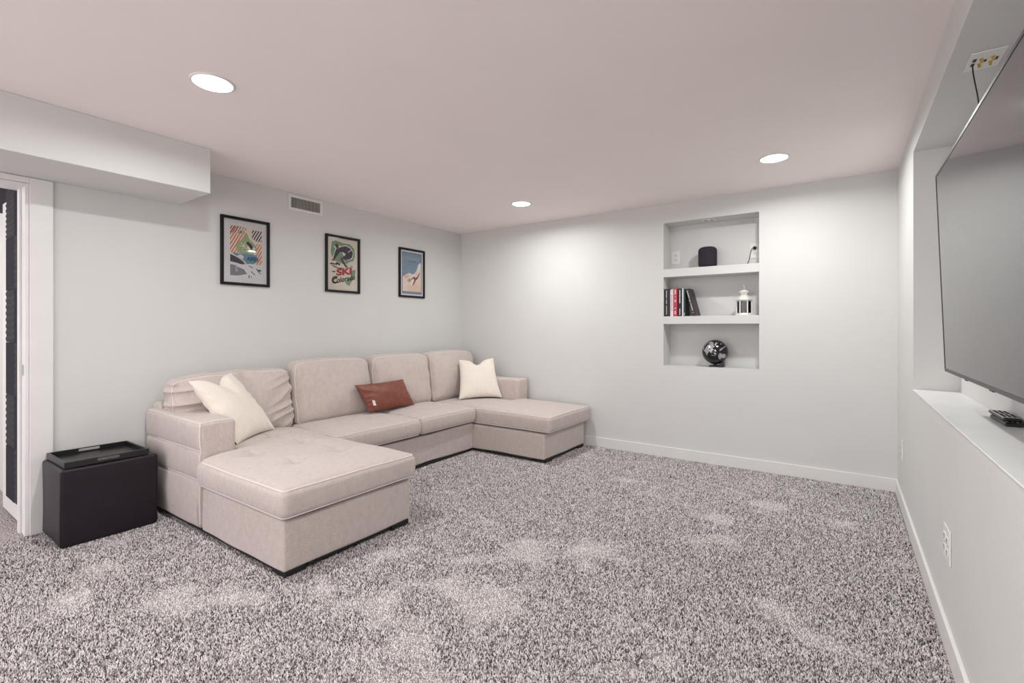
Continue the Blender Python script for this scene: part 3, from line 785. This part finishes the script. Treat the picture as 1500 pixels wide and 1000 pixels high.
# ------------------------------------------------------------------ books
def book(label, x0, x1, h, cover, dep=.15, lean=0, marks=None, stripe=None, y0=YB+.012, pages=True, pivot=None):
    z0 = 1.302
    t = thing('book', label, 'book', ((x0+x1)/2, y0+dep/2, z0), 'books on the middle niche shelf')
    m = mat('book_cover', cover, .5, noise=40, var=.08); w = x1-x0
    M = Matrix.Identity(4)
    if lean: M = Matrix.Translation((x0, 0, z0)) @ Matrix.Rotation(-lean, 4, 'Y') @ Matrix.Translation((-x0, 0, -z0))
    def fin(b_): bmesh.ops.transform(b_, matrix=M, verts=b_.verts); return b_
    b = B(); cth = min(.0025, w*.18)
    box(b, x0, x1, y0, y0+.003, z0, z0+h, bevel=.001, seg=1); box(b, x0, x0+cth, y0+.002, y0+dep, z0, z0+h); box(b, x1-cth, x1, y0+.002, y0+dep, z0, z0+h)
    obj('cover', fin(b), m, t)
    b = B(); box(b, x0+cth, x1-cth, y0+.003, y0+dep-.004, z0+.003, z0+h-.004); obj('pages', fin(b), M_pages, t)
    if marks:
        mc, col_x, wid, segs = marks
        b = B(); rg = random.Random(label)
        for za, zb in segs:
            z = za
            while z < zb:
                L = rg.uniform(.004, .009); box(b, x0+w*col_x-wid/2, x0+w*col_x+wid/2, y0-.0006, y0+.0005, z0+h*0+z, z0+min(z+L, zb)); z += L+.0028
        obj('spine_lettering', fin(b), mc, t)['kind'] = 'stuff'
    return t
M_pages = mat('book_pages', (.72, .68, .6), .8, noise=80, var=.08)
M_ink = mat('white_ink', (.75, .74, .72), .6, noise=60, var=.05); M_inkd = mat('dark_ink', (.05, .05, .06), .6, noise=60, var=.05)
e = [-1.3767, -1.3175, -1.2895, -1.2525, -1.2464, -1.2098, -1.1977]   # book edges along the shelf
book('thick black hardback with white spine lettering, first on the left', e[0]+.002, e[1], .254, (.014, .013, .02), marks=(M_ink, .42, .006, [(.02, .10), (.115, .16), (.17, .24)]))
book('slim pale pink book between the thick black and red books', e[1]+.0008, e[2]-.0004, .248, (.80, .66, .70), marks=(M_inkd, .5, .004, [(.015, .02), (.05, .20), (.225, .235)]))
book('red book with pale lettering on its spine', e[2]+.0004, e[3]-.0012, .253, (.52, .04, .075), marks=(M_ink, .5, .011, [(.02, .05), (.07, .078), (.13, .155), (.175, .18), (.20, .245)]))
book('narrow black book with white lettering, right of the red book', e[4]+.0004, e[5]-.0012, .253, (.015, .014, .022), marks=(M_ink, .45, .009, [(.012, .07), (.12, .24)]))
book('thin white book squeezed beside the narrow black book', e[5], e[6], .253, (.74, .76, .76))
book('very dark green book, next to the leaning book', e[6]+.0006, e[6]+.016, .250, (.012, .03, .028), marks=(M_ink, .5, .006, [(.01, .03)]))
ex = e[6]+.0170+.0655
book('dark brown book leaning left against the others, rightmost', ex, ex+.030, .252, (.032, .022, .026), dep=.165, lean=.262, marks=(M_ink, .38, .007, [(.028, .033), (.05, .12), (.13, .155), (.165, .235)]))

# ------------------------------------------------------------------ lantern
lx, ly, lz = -0.7094, YB+.10, 1.302
ln = thing('lantern', 'white hexagonal metal candle lantern on the right of the middle niche shelf', 'lantern', (lx, ly, lz))
A0 = math.radians(34.77-29+60-90)   # one flat side towards the room
def hexp(r, z, k): a = A0+k*math.pi/3+math.pi/6; return Vector((lx+r*math.cos(a), ly+r*math.sin(a), z))
def hexl(b, prof):
    rings = [[b.verts.new(hexp(r, z, k)) for k in range(6)] for r, z in prof]
    for a, c in zip(rings, rings[1:]):
        for k in range(6): b.faces.new((a[k], a[(k+1) % 6], c[(k+1) % 6], c[k]))
    b.faces.new(rings[0][::-1]); b.faces.new(rings[-1])
b = B(); hexl(b, [(.068, lz), (.073, lz+.002), (.073, lz+.007), (.064, lz+.014), (.060, lz+.022)]); obj('base', b, M_lant, ln)
b = B(); hexl(b, [(.060, lz+.124), (.062, lz+.131), (.073, lz+.134), (.073, lz+.138), (.055, lz+.156), (.034, lz+.172), (.028, lz+.175)]); rf = obj('roof', b, M_lant, ln)
for k in range(6):
    p = (hexp(.05, lz+.156, k)+hexp(.05, lz+.156, k+1))/2
    b = B(); bmesh.ops.create_icosphere(b, subdivisions=1, radius=.004, matrix=Matrix.Translation(p)); obj('vent_hole', b, M_slot, rf)
b = B(); lathe(b, lx, ly, [(.028, lz+.174), (.031, lz+.186), (.036, lz+.198), (.040, lz+.203), (.037, lz+.209), (.024, lz+.218), (.006, lz+.224)], 24); ch = obj('chimney', b, M_lant, ln, angle=40)
for k in range(6):
    a = A0+k*math.pi/3; b = B(); bmesh.ops.create_icosphere(b, subdivisions=1, radius=.0035, matrix=Matrix.Translation((lx+.0315*math.cos(a), ly+.0315*math.sin(a), lz+.188))); obj('vent_hole', b, M_slot, ch)
b = B(); pts = [(lx+.001, ly, lz+.222), (lx+.002, ly, lz+.240), (lx-.001, ly, lz+.252), (lx-.005, ly, lz+.262), (lx-.004, ly, lz+.268)]; tube(b, smoothpath(pts), .0022, 8); obj('hook', b, M_lant, ln, smooth=True)
for k in range(6):
    p = hexp(.0585, lz, k); b = B(); box(b, p.x-.0045, p.x+.0045, p.y-.0045, p.y+.0045, lz+.021, lz+.126, bevel=.001, seg=1); obj('post', b, M_lant, ln)
    q0, q1 = hexp(.0575, lz, k), hexp(.0575, lz, k+1); b = B()
    nn = Vector(((q0+q1)/2-Vector((lx, ly, lz)))); nn.z = 0; nn.normalize(); V = []
    for d in (0, -.0015):
        for (q, z) in ((q0, lz+.022), (q1, lz+.022), (q1, lz+.125), (q0, lz+.125)): V.append(b.verts.new(Vector((q.x, q.y, z))+nn*d))
    for f in ((0, 1, 2, 3), (7, 6, 5, 4), (0, 4, 5, 1), (1, 5, 6, 2), (2, 6, 7, 3), (3, 7, 4, 0)): b.faces.new([V[i] for i in f])
    obj('glass_pane', b, M_lglass, ln)
b = B(); lathe(b, lx, ly, [(.020, lz+.0225), (.020, lz+.045), (.018, lz+.047)], 24); obj('candle_holder', b, M_metal, ln, angle=40)

# ------------------------------------------------------------------ globe
gx, gy, gz, GR = -0.9447, YB+.098, .981, .109
gl = thing('globe', 'small black and silver globe on a dark stand on the bottom niche shelf', 'globe', (gx, gy, .848))
M_sea = mat('globe_sea', (.010, .010, .014), .12, noise=20, var=.2); M_land = mat('globe_land', (.50, .50, .52), .28, metal=.6, noise=30, var=.15)
b = B(); bmesh.ops.create_uvsphere(b, u_segments=64, v_segments=40, radius=GR, matrix=Matrix.Translation((gx, gy, gz))); obj('sphere', b, M_sea, gl, smooth=True)
# raised silver continents: outlines in view-facing lon/lat, hugging the sphere
to_cam = (Vector((0, 0, 1.19))-Vector((gx, gy, gz))).normalized(); rt_ = Vector((0, 0, 1)).cross(to_cam).normalized(); up_ = to_cam.cross(rt_)
def land(pts, name='continent', dr=.0008):
    from mathutils.geometry import tessellate_polygon
    b = B()
    fine = []
    for i in range(len(pts)):
        p, q = pts[i], pts[(i+1) % len(pts)]
        for t in (0, .5): fine.append((p[0]+(q[0]-p[0])*t, p[1]+(q[1]-p[1])*t))
    V = [b.verts.new((x, y, 0)) for x, y in fine]
    f = b.faces.new(V); bmesh.ops.triangulate(b, faces=[f])
    bmesh.ops.subdivide_edges(b, edges=b.edges[:], cuts=2, use_grid_fill=False)
    bmesh.ops.triangulate(b, faces=b.faces[:])
    for v in b.verts:
        x, y = v.co.x, v.co.y; zz = math.sqrt(max(0.0, 1-x*x-y*y)) if x*x+y*y < 1 else 0
        d = (rt_*x+up_*y+to_cam*zz).normalized(); v.co = Vector((gx, gy, gz))+d*(GR+dr)
    obj(name, b, M_land, gl, smooth=True)
land([(-.85, .1), (-.92, .3), (-.75, .55), (-.5, .75), (-.25, .85), (-.1, .72), (-.12, .5), (-.02, .42), (-.2, .3), (-.1, .15), (-.25, .12), (-.28, -.1), (-.42, .05), (-.5, -.05), (-.62, -.3), (-.72, -.05)])
land([(.2, -.35), (.28, -.15), (.42, -.08), (.5, -.2), (.62, -.12), (.78, -.2), (.76, -.42), (.6, -.5), (.5, -.45), (.35, -.6), (.25, -.5)])
land([(.3, .12), (.45, .28), (.75, .5), (.8, .47), (.55, .25), (.36, .1)])
land([(-.05, .55), (.05, .5), (.1, .62), (.22, .7), (.1, .78), (.0, .7)])
land([(.12, .45), (.2, .5), (.24, .42), (.16, .38)])
land([(-.1, -.1), (0, -.05), (.1, -.15), (.05, -.22), (-.05, -.2)])
land([(-.3, -.22), (-.1, -.27), (.05, -.3), (.02, -.33), (-.15, -.3), (-.3, -.26)])
land([(-.06, .1), (.02, .2), (.06, .12), (.12, .05), (.02, .02)])
land([(.35, .62), (.42, .7), (.5, .66), (.42, .58)])
b = B(); box(b, gx-.045, gx+.075, gy-.04, gy+.04, .848, .862, bevel=.003); obj('stand_base', b, M_blk, gl)
b = B()
V = [b.verts.new(p) for p in [(gx+.035, gy-.03, .861), (gx+.074, gy-.03, .861), (gx+.074, gy-.03, .912), (gx+.062, gy-.03, .892), (gx+.035, gy-.03, .872)]]
f = b.faces.new(V); r_ = bmesh.ops.extrude_face_region(b, geom=[f]); bmesh.ops.translate(b, verts=[g_ for g_ in r_['geom'] if isinstance(g_, bmesh.types.BMVert)], vec=(0, .06, 0)); bmesh.ops.recalc_face_normals(b, faces=b.faces)
obj('stand_arm', b, M_blk, gl)
b = B(); lathe(b, gx, gy, [(.018, .861), (.014, .8745)], 20); obj('stand_stem', b, M_blk, gl)

# ------------------------------------------------------------------ air vent
vt = thing('air_vent', 'white wall vent register with vertical slats just below the ceiling', 'vent', (XL, 2.394, 2.26))
vy0, vy1, vz0, vz1 = 2.234, 2.554, 2.196, 2.328
b = B(); fw = .022
for (y0, y1, z0_, z1_) in ((vy0, vy1, vz0, vz0+fw), (vy0, vy1, vz1-fw, vz1), (vy0, vy0+fw, vz0+fw, vz1-fw), (vy1-fw, vy1, vz0+fw, vz1-fw)): box(b, XL+.0003, XL+.008, y0, y1, z0_, z1_, bevel=.0015, seg=1)
obj('frame', b, M_white, vt)
b = B(); box(b, XL+.0003, XL+.001, vy0+fw, vy1-fw, vz0+fw, vz1-fw); obj('shade_sheet', b, M_slot, vt)  # flat dark sheet, colour stands in for the shaded depth behind the slats
ns = 21
for k in range(ns):
    y = vy0+fw+(vy1-vy0-2*fw)*(k+.5)/ns
    b = B(); box(b, XL+.0045, XL+.0075, y-.0013, y+.0013, vz0+fw, vz1-fw); obj('slat', b, M_white, vt)

# ------------------------------------------------------------------ framed posters
FM = {}
def flat(rgb):
    if rgb not in FM: FM[rgb] = mat('print_ink', srgb(*rgb), .6, noise=40, var=.03)
    return FM[rgb]
def clip(poly_, region):
    out = poly_
    m = len(region)
    for i in range(m):
        a, c = region[i], region[(i+1) % m]; inp = out; out = []
        def side(p): return (c[0]-a[0])*(p[1]-a[1])-(c[1]-a[1])*(p[0]-a[0])
        for j in range(len(inp)):
            p, q = inp[j], inp[(j+1) % len(inp)]; sp_, sq = side(p), side(q)
            if sp_ >= 0: out.append(p)
            if (sp_ >= 0) != (sq >= 0):
                t = sp_/(sp_-sq); out.append((p[0]+(q[0]-p[0])*t, p[1]+(q[1]-p[1])*t))
        if len(out) < 3: return []
    return out
def stripes(region, col, w, gap, slope=1.0, off=0):
    L = []; x = -3+off
    while x < 3:
        s = clip([(x, -2), (x+w, -2), (x+w+4*slope, 2), (x+4*slope, 2)], region)
        if s: L.append((col, s))
        x += w+gap
    return L
def text_tris(body, cx, cy, width, height, slant=0, rot=0, bold=.0, asp=1.414):
    cu = bpy.data.curves.new('t', 'FONT'); cu.body = body; cu.align_x = 'CENTER'; cu.align_y = 'CENTER'; cu.size = 1; cu.offset = bold; cu.resolution_u = 3
    o = bpy.data.objects.new('t', cu); COL.objects.link(o)
    dg = bpy.context.evaluated_depsgraph_get(); me = bpy.data.meshes.new_from_object(o.evaluated_get(dg))
    xs_ = [v.co.x for v in me.vertices]; ys_ = [v.co.y for v in me.vertices]
    x0_, x1_, y0_, y1_ = min(xs_), max(xs_), min(ys_), max(ys_); out = []
    co = []
    for v in me.vertices:
        a = ((v.co.x-x0_)/(x1_-x0_)-.5)*width; bb = ((v.co.y-y0_)/(y1_-y0_)-.5)*height
        a += slant*bb; bb += rot*a
        co.append((cx+a, cy+bb))
    for p in me.polygons: out.append([co[i] for i in p.vertices])
    bpy.data.objects.remove(o); bpy.data.curves.remove(cu); bpy.data.meshes.remove(me)
    return out
def circle(cx, cy, rx, ry, n=18, a0=0): return [(cx+rx*math.cos(2*math.pi*k/n+a0), cy+ry*math.sin(2*math.pi*k/n+a0)) for k in range(n)]
def framed(label, y0, layers, margin, mat_col):
    y1 = y0+.371; z0, z1 = 1.524, 2.049; fw = .0205; x = XL
    t = thing('framed_poster', label, 'picture', (x, (y0+y1)/2, z0), 'framed ski posters')
    b = B()
    for (a, c, d, e_) in ((y0, y1, z0, z0+fw), (y0, y1, z1-fw, z1), (y0, y0+fw, z0+fw, z1-fw), (y1-fw, y1, z0+fw, z1-fw)): box(b, x+.0005, x+.021, a, c, d, e_, bevel=.0015, seg=1)
    obj('frame', b, M_frame, t)
    b = B(); box(b, x+.0005, x+.006, y0+fw, y1-fw, z0+fw, z1-fw); obj('mat_board', b, flat(mat_col), t)
    a0, a1, c0_, c1_ = margin; iy0, iy1, iz0, iz1 = y0+fw, y1-fw, z0+fw, z1-fw
    py0, py1, pz0, pz1 = iy0+(iy1-iy0)*a0, iy1-(iy1-iy0)*a1, iz0+(iz1-iz0)*c0_, iz1-(iz1-iz0)*c1_
    b = B(); mats = []; cur = None; lvl = 0
    for col, pts in layers:
        if col != cur: lvl += 1; cur = col
        m = flat(col)
        if m not in mats: mats.append(m)
        xx = x+.0062+.00012*lvl
        pl = pts
        vs = [b.verts.new((xx, py0+(py1-py0)*min(max(p[0], 0), 1), pz0+(pz1-pz0)*min(max(p[1], 0), 1))) for p in pl]
        try:
            f = b.faces.new(vs); f.material_index = mats.index(m); f.normal_update()
            if f.normal.x < 0: f.normal_flip()
        except ValueError: pass
    obj('print', b, mats, t)
    b = B(); box(b, x+.0155, x+.017, y0+fw, y1-fw, z0+fw, z1-fw); obj('glass', b, M_glass, t)
R01 = [(0, 0), (1, 0), (1, 1), (0, 1)]
def T_(col, *a, **k): return [(col, p) for p in text_tris(*a, **k)]
# poster 1: striped ski poster with a green leaf
L = [((238, 222, 208), R01)]
L += stripes([(0, .48), (.28, .48), (.5, .78), (.5, 1), (0, 1)], (212, 98, 72), .036, .052, .9)
L += stripes([(0, .86), (.2, .86), (.35, 1), (0, 1)], (92, 40, 52), .022, .043, .9, off=.03)
L += stripes([(.68, .80), (.85, .74), (1, .76), (1, .97), (.68, .97)], (30, 52, 96), .042, .045, .9)
L += stripes([(.82, .28), (1, .28), (1, .70), (.82, .70)], (216, 104, 78), .036, .052, .9)
drop = [(.50, .90)]+[(.50+.33*math.sin(a)*(1-.25*max(0, math.cos(a))), .64-.0+.19*math.cos(a)*(1.0 if math.cos(a) < 0 else .8)-.02) for a in np.linspace(.5, 2*math.pi-.5, 24)]
L += [((168, 182, 138), drop)]
for k in range(6):
    a = k*math.pi/3+.2; c_, s_ = math.cos(a), math.sin(a)
    for (r0, r1, w) in ((0, .14, .010),):
        L.append(((240, 240, 232), [(.42+r0*c_-w*s_, .63+(r0*s_+w*c_)*.62), (.42+r0*c_+w*s_, .63+(r0*s_-w*c_)*.62), (.42+r1*c_+w*s_, .63+(r1*s_-w*c_)*.62), (.42+r1*c_-w*s_, .63+(r1*s_+w*c_)*.62)]))
    for rr_ in (.08, .12):
        x_, y_ = .42+rr_*c_, .63+rr_*s_*.62
        L.append(((240, 240, 232), circle(x_, y_, .018, .012, 4)))
L += [((236, 230, 220), [(.5, .60), (.62, .68), (.8, .60), (.72, .56), (.6, .555)])]
L += [((58, 36, 36), [(.50, .70), (.56, .73), (.60, .70), (.66, .68), (.70, .64), (.72, .60), (.67, .60), (.70, .56), (.64, .57), (.60, .62), (.54, .66)]),
      ((58, 36, 36), [(.74, .58), (.76, .59), (.50, .485), (.48, .478)])]
L += [((112, 150, 178), [(.05, .485), (.3, .465), (.55, .48), (.84, .47), (.84, .33), (.7, .28), (.5, .28), (.45, .33), (.3, .38), (.1, .45)]),
      ((64, 68, 82), [(0, .44), (.1, .42), (.25, .38), (.4, .32), (.46, .27), (.35, .26), (.2, .28), (0, .30)]),
      ((226, 228, 232), [(.2, .42), (.33, .455), (.42, .42), (.40, .36), (.30, .385)]),
      ((228, 226, 228), [(0, .29), (.2, .27), (.4, .25), (.6, .29), (.84, .27), (1, .30), (1, 0), (0, 0)]),
      ((134, 128, 142), [(0, .24), (.12, .24), (.25, .20), (.42, .17), (.52, .08), (.35, .05), (.2, .03), (0, .03)]),
      ((170, 165, 178), [(.15, .23), (.2, .24), (.24, .12), (.16, .10)]),
      ((60, 58, 70), [(.55, .25), (.6, .25), (.72, .21), (.70, .20)]), ((60, 58, 70), [(.62, .14), (.66, .14), (.80, .07), (.76, .07)]),
      ((60, 58, 70), [(.80, .20), (.84, .20), (.98, .10), (.94, .10)]), ((60, 58, 70), [(.86, .18), (.95, .19), (.99, .15), (.9, .155)]),
      ((60, 58, 70), [(.57, .06), (.60, .06), (.60, 0), (.57, 0)]), ((60, 58, 70), [(.65, .045), (.67, .045), (.67, .01), (.65, .01)])]
L += [((238, 222, 208), [(.20, .85), (.46, .85), (.47, .94), (.24, .95)])]
L += T_((44, 34, 40), 'SKI', .33, .895, .20, .075, bold=.02) + T_((34, 44, 66), 'ASPEN', .70, .385, .36, .075, bold=.02)
L += T_((60, 62, 74), '1956', .72, .285, .0001, .0001) if 0 else []
framed('framed ski poster with green leaf and orange stripes, leftmost on the wall', 1.697, L, (.15, .12, .085, .10), (226, 224, 224))
# poster 2: crouched skier
L = [((236, 226, 210), R01)]
L += [((128, 160, 126), [(.12, .93), (.25, .96), (.5, .93), (.75, .93), (.9, .85), (.93, .7), (.88, .6), (.72, .56), (.6, .5), (.3, .52), (.14, .6), (.08, .72)]),
      ((128, 160, 126), [(.72, .38), (.95, .42), (.93, .28), (.72, .07), (.62, .1), (.58, .16), (.80, .26)]),
      ((236, 226, 210), [(.05, .50), (.14, .56), (.34, .54), (.5, .5), (.6, .44), (.36, .37), (.2, .40)]),
      ((60, 38, 34), [(.04, .475), (.14, .53), (.12, .50), (.24, .50), (.20, .47)]), ((60, 38, 34), [(.22, .49), (.30, .54), (.42, .50), (.38, .47), (.30, .49), (.28, .46)]),
      ((60, 38, 34), [(.08, .455), (.34, .40), (.50, .41), (.46, .43), (.34, .42), (.2, .455)]),
      ((240, 236, 226), [(.30, .90), (.42, .86), (.60, .90), (.78, .86), (.88, .76), (.84, .64), (.70, .60), (.60, .60), (.44, .76), (.36, .76), (.28, .64), (.20, .56), (.12, .57), (.20, .72), (.24, .80), (.18, .84)]),
      ((56, 44, 62), [(.34, .80), (.42, .845), (.60, .88), (.76, .845), (.86, .76), (.82, .66), (.72, .615), (.60, .60), (.44, .615), (.40, .60), (.56, .68), (.60, .72), (.50, .745), (.38, .745)]),
      ((92, 48, 40), [(.20, .855), (.26, .895), (.32, .90), (.36, .86), (.35, .80), (.27, .81), (.24, .845)]),
      ((56, 44, 62), [(.27, .80), (.38, .80), (.38, .73), (.28, .64), (.22, .58), (.16, .585), (.22, .72)]),
      ((150, 88, 66), [(.12, .585), (.24, .59), (.20, .545), (.11, .555)]),
      ((56, 44, 62), [(.40, .62), (.52, .60), (.60, .53), (.68, .46), (.60, .44), (.50, .52)]),
      ((176, 52, 62), [(.42, .635), (.52, .625), (.53, .60), (.42, .605)]),
      ((226, 214, 206), [(.50, .60), (.52, .60), (.66, .47), (.64, .465)]),
      ((226, 214, 206), [(.68, .75), (.82, .82), (.81, .835), (.67, .765)]),
      ((226, 222, 214), circle(.80, .475, .07, .035)), ((90, 60, 50), circle(.80, .475, .04, .018)), ((226, 222, 214), circle(.80, .475, .028, .012)),
      ((60, 70, 50), [(.10, .335), (.17, .35), (.26, .34), (.20, .315)])]
L += T_((186, 44, 58), 'SKI', .54, .355, .54, .145, rot=.12, bold=.05) + T_((46, 36, 38), 'Colorado', .54, .205, .78, .115, rot=.16, bold=.025)
L += T_((46, 36, 38), 'C', .21, .17, .20, .15, rot=.1, bold=.04)
framed('framed ski poster with crouching dark skier and red lettering, middle of the three', 2.581, L, (.03, .03, .03, .02), (232, 222, 208))
# poster 3: blue sky and peach slopes
L = [((104, 120, 134), R01), ((118, 146, 170), [(.035, .025), (.965, .025), (.965, .972), (.035, .972)]),
     ((240, 218, 204), [(.03, .40), (.2, .46), (.36, .505), (.5, .48), (.62, .50), (.72, .58), (.80, .70), (.93, .78), (.965, .74), (.965, .06), (.03, .06)]),
     ((228, 182, 158), [(.10, .42), (.3, .46), (.36, .44), (.30, .38), (.12, .36)]), ((236, 206, 180), [(.3, .2), (.6, .3), (.965, .2), (.965, .06), (.3, .06)]),
     ((160, 166, 146), [(.24, .32), (.36, .38), (.46, .33), (.36, .27)]),
     ((248, 242, 238), [(.44, .22), (.5, .4), (.62, .5), (.56, .34), (.48, .2)]),
     ((126, 34, 44), [(.42, .34), (.56, .42), (.62, .43), (.66, .40), (.74, .42), (.88, .54), (.90, .52), (.78, .38), (.70, .35), (.66, .30), (.54, .20), (.52, .22), (.62, .34), (.56, .38), (.44, .325)]),
     ((240, 236, 232), [(.76, .60), (.80, .72), (.92, .79), (.96, .76), (.93, .62), (.80, .52)])]
L += T_((56, 70, 96), 'COLORADO', .51, .842, .86, .085, bold=.03) + T_((206, 210, 218), 'COLORADO', .495, .85, .84, .078, bold=.0)
for k in range(9):
    if k in (3, 5): continue
    L.append(((60, 74, 96), [(.32+.042*k, .765), (.35+.042*k, .765), (.35+.042*k, .785), (.32+.042*k, .785)]))
framed('framed poster with blue sky and peach snow slope, nearest the room corner', 3.448, L, (.075, .055, .04, .04), (228, 226, 228))
